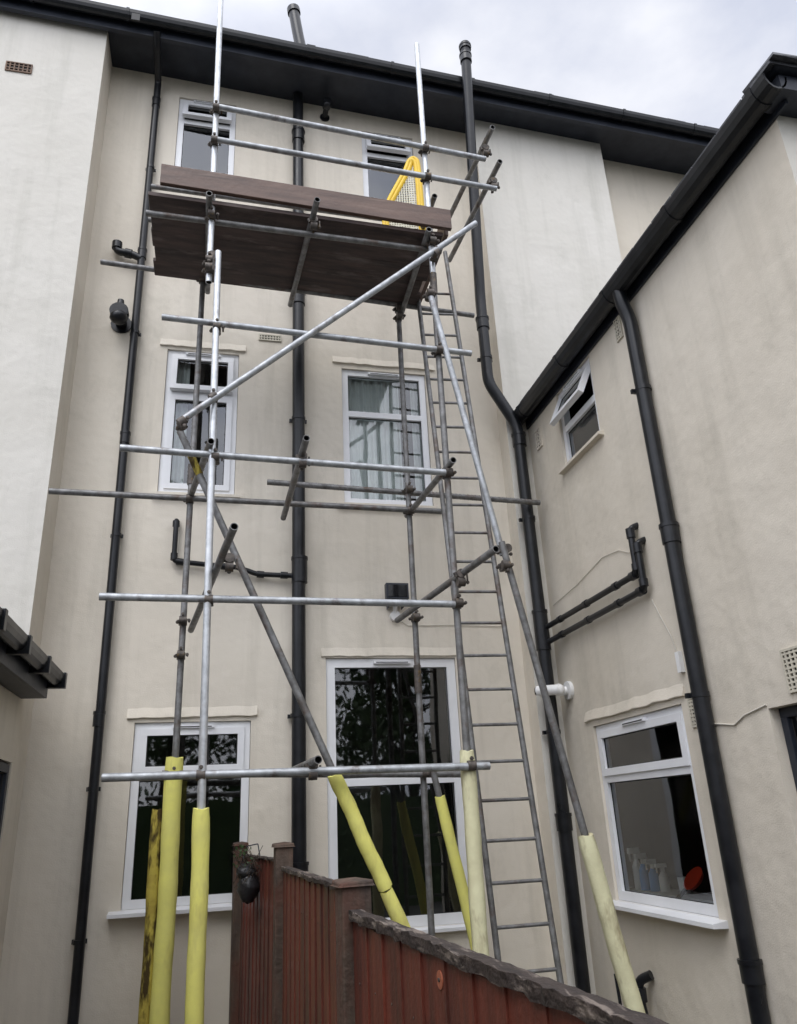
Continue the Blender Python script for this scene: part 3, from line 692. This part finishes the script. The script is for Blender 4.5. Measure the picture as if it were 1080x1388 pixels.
for i in range(9000):
    p=Vector((rnd.uniform(-16,16),rnd.choice((-4.85,-5.2,-5.6))+rnd.gauss(0,.08),rnd.uniform(0,2.6)+rnd.gauss(0,.1))); e=Euler((rnd.random()*6,rnd.random()*6,rnd.random()*6)).to_matrix(); s=rnd.uniform(.05,.10)
    b.add([tuple(p+e@Vector(q)) for q in ((-s,0,0),(0,-s*.6,0),(s,0,0),(0,s*.6,0))],[(0,1,2,3)],'leaf')
b.obj('reflection_hedge')

# ------------------------------------------------------------------ world, sun, camera
sun_dir=Vector((-.35,-.62,.95)).normalized()
el=math.asin(sun_dir.z); az=math.atan2(sun_dir.x,sun_dir.y)
w=D.worlds.new('World'); C.scene.world=w; w.use_nodes=True
N=w.node_tree.nodes; L=w.node_tree.links; bg=N['Background']; bg.inputs['Strength'].default_value=.1
sky=N.new('ShaderNodeTexSky'); sky.sky_type='NISHITA'; sky.sun_disc=False; sky.sun_elevation=el; sky.sun_rotation=az
tc=N.new('ShaderNodeTexCoord')
mp=N.new('ShaderNodeMapping'); mp.inputs['Scale'].default_value=(1,1,1.9); L.new(tc.outputs['Generated'],mp.inputs[0])
nz=N.new('ShaderNodeTexNoise'); nz.inputs['Scale'].default_value=3.4; nz.inputs['Detail'].default_value=7; nz.inputs['Roughness'].default_value=.52
L.new(mp.outputs[0],nz.inputs['Vector'])
cr=N.new('ShaderNodeValToRGB'); e=cr.color_ramp.elements
e[0].position=.36; e[0].color=(.62,.655,.77,1); e[1].position=.60; e[1].color=(.92,.93,.98,1)
L.new(nz.outputs['Fac'],cr.inputs[0])
dot=N.new('ShaderNodeVectorMath'); dot.operation='DOT_PRODUCT'; L.new(tc.outputs['Generated'],dot.inputs[0]); dot.inputs[1].default_value=tuple(sun_dir)
mr=N.new('ShaderNodeMapRange'); mr.inputs['From Min'].default_value=.3; mr.inputs['From Max'].default_value=1.0; mr.inputs['To Min'].default_value=11.6; mr.inputs['To Max'].default_value=31
L.new(dot.outputs['Value'],mr.inputs[0])
sc=N.new('ShaderNodeVectorMath'); sc.operation='SCALE'; L.new(cr.outputs[0],sc.inputs[0]); L.new(mr.outputs[0],sc.inputs['Scale'])
mx=N.new('ShaderNodeMix'); mx.data_type='RGBA'; mx.inputs[0].default_value=.92
L.new(sky.outputs[0],mx.inputs[6]); L.new(sc.outputs[0],mx.inputs[7]); L.new(mx.outputs[2],bg.inputs['Color'])
sl=D.lights.new('sun','SUN'); sl.energy=1.1; sl.angle=math.radians(30); sl.color=(1,.98,.95)
so=D.objects.new('sun',sl); C.collection.objects.link(so); so.rotation_euler=sun_dir.to_track_quat('Z','Y').to_euler()

p=math.radians(21.5); yw=math.radians(13.7); r=math.radians(2.85)
F=Vector((math.sin(yw)*math.cos(p),math.cos(yw)*math.cos(p),math.sin(p)))
R0=Vector((math.cos(yw),-math.sin(yw),0)); U0=Vector((-math.sin(yw)*math.sin(p),-math.cos(yw)*math.sin(p),math.cos(p)))
Rr=R0*math.cos(r)-U0*math.sin(r); Uu=R0*math.sin(r)+U0*math.cos(r)
cam=D.cameras.new('camera'); cam.lens=27.23; cam.sensor_width=36; cam.clip_start=.05; cam.clip_end=2000
co=D.objects.new('camera',cam); C.collection.objects.link(co)
co.matrix_world=Matrix((( Rr.x,Uu.x,-F.x,0),(Rr.y,Uu.y,-F.y,0),(Rr.z,Uu.z,-F.z,1.7),(0,0,0,1)))
C.scene.camera=co
C.scene.view_settings.view_transform='Standard'; C.scene.view_settings.look='None'; C.scene.view_settings.exposure=0
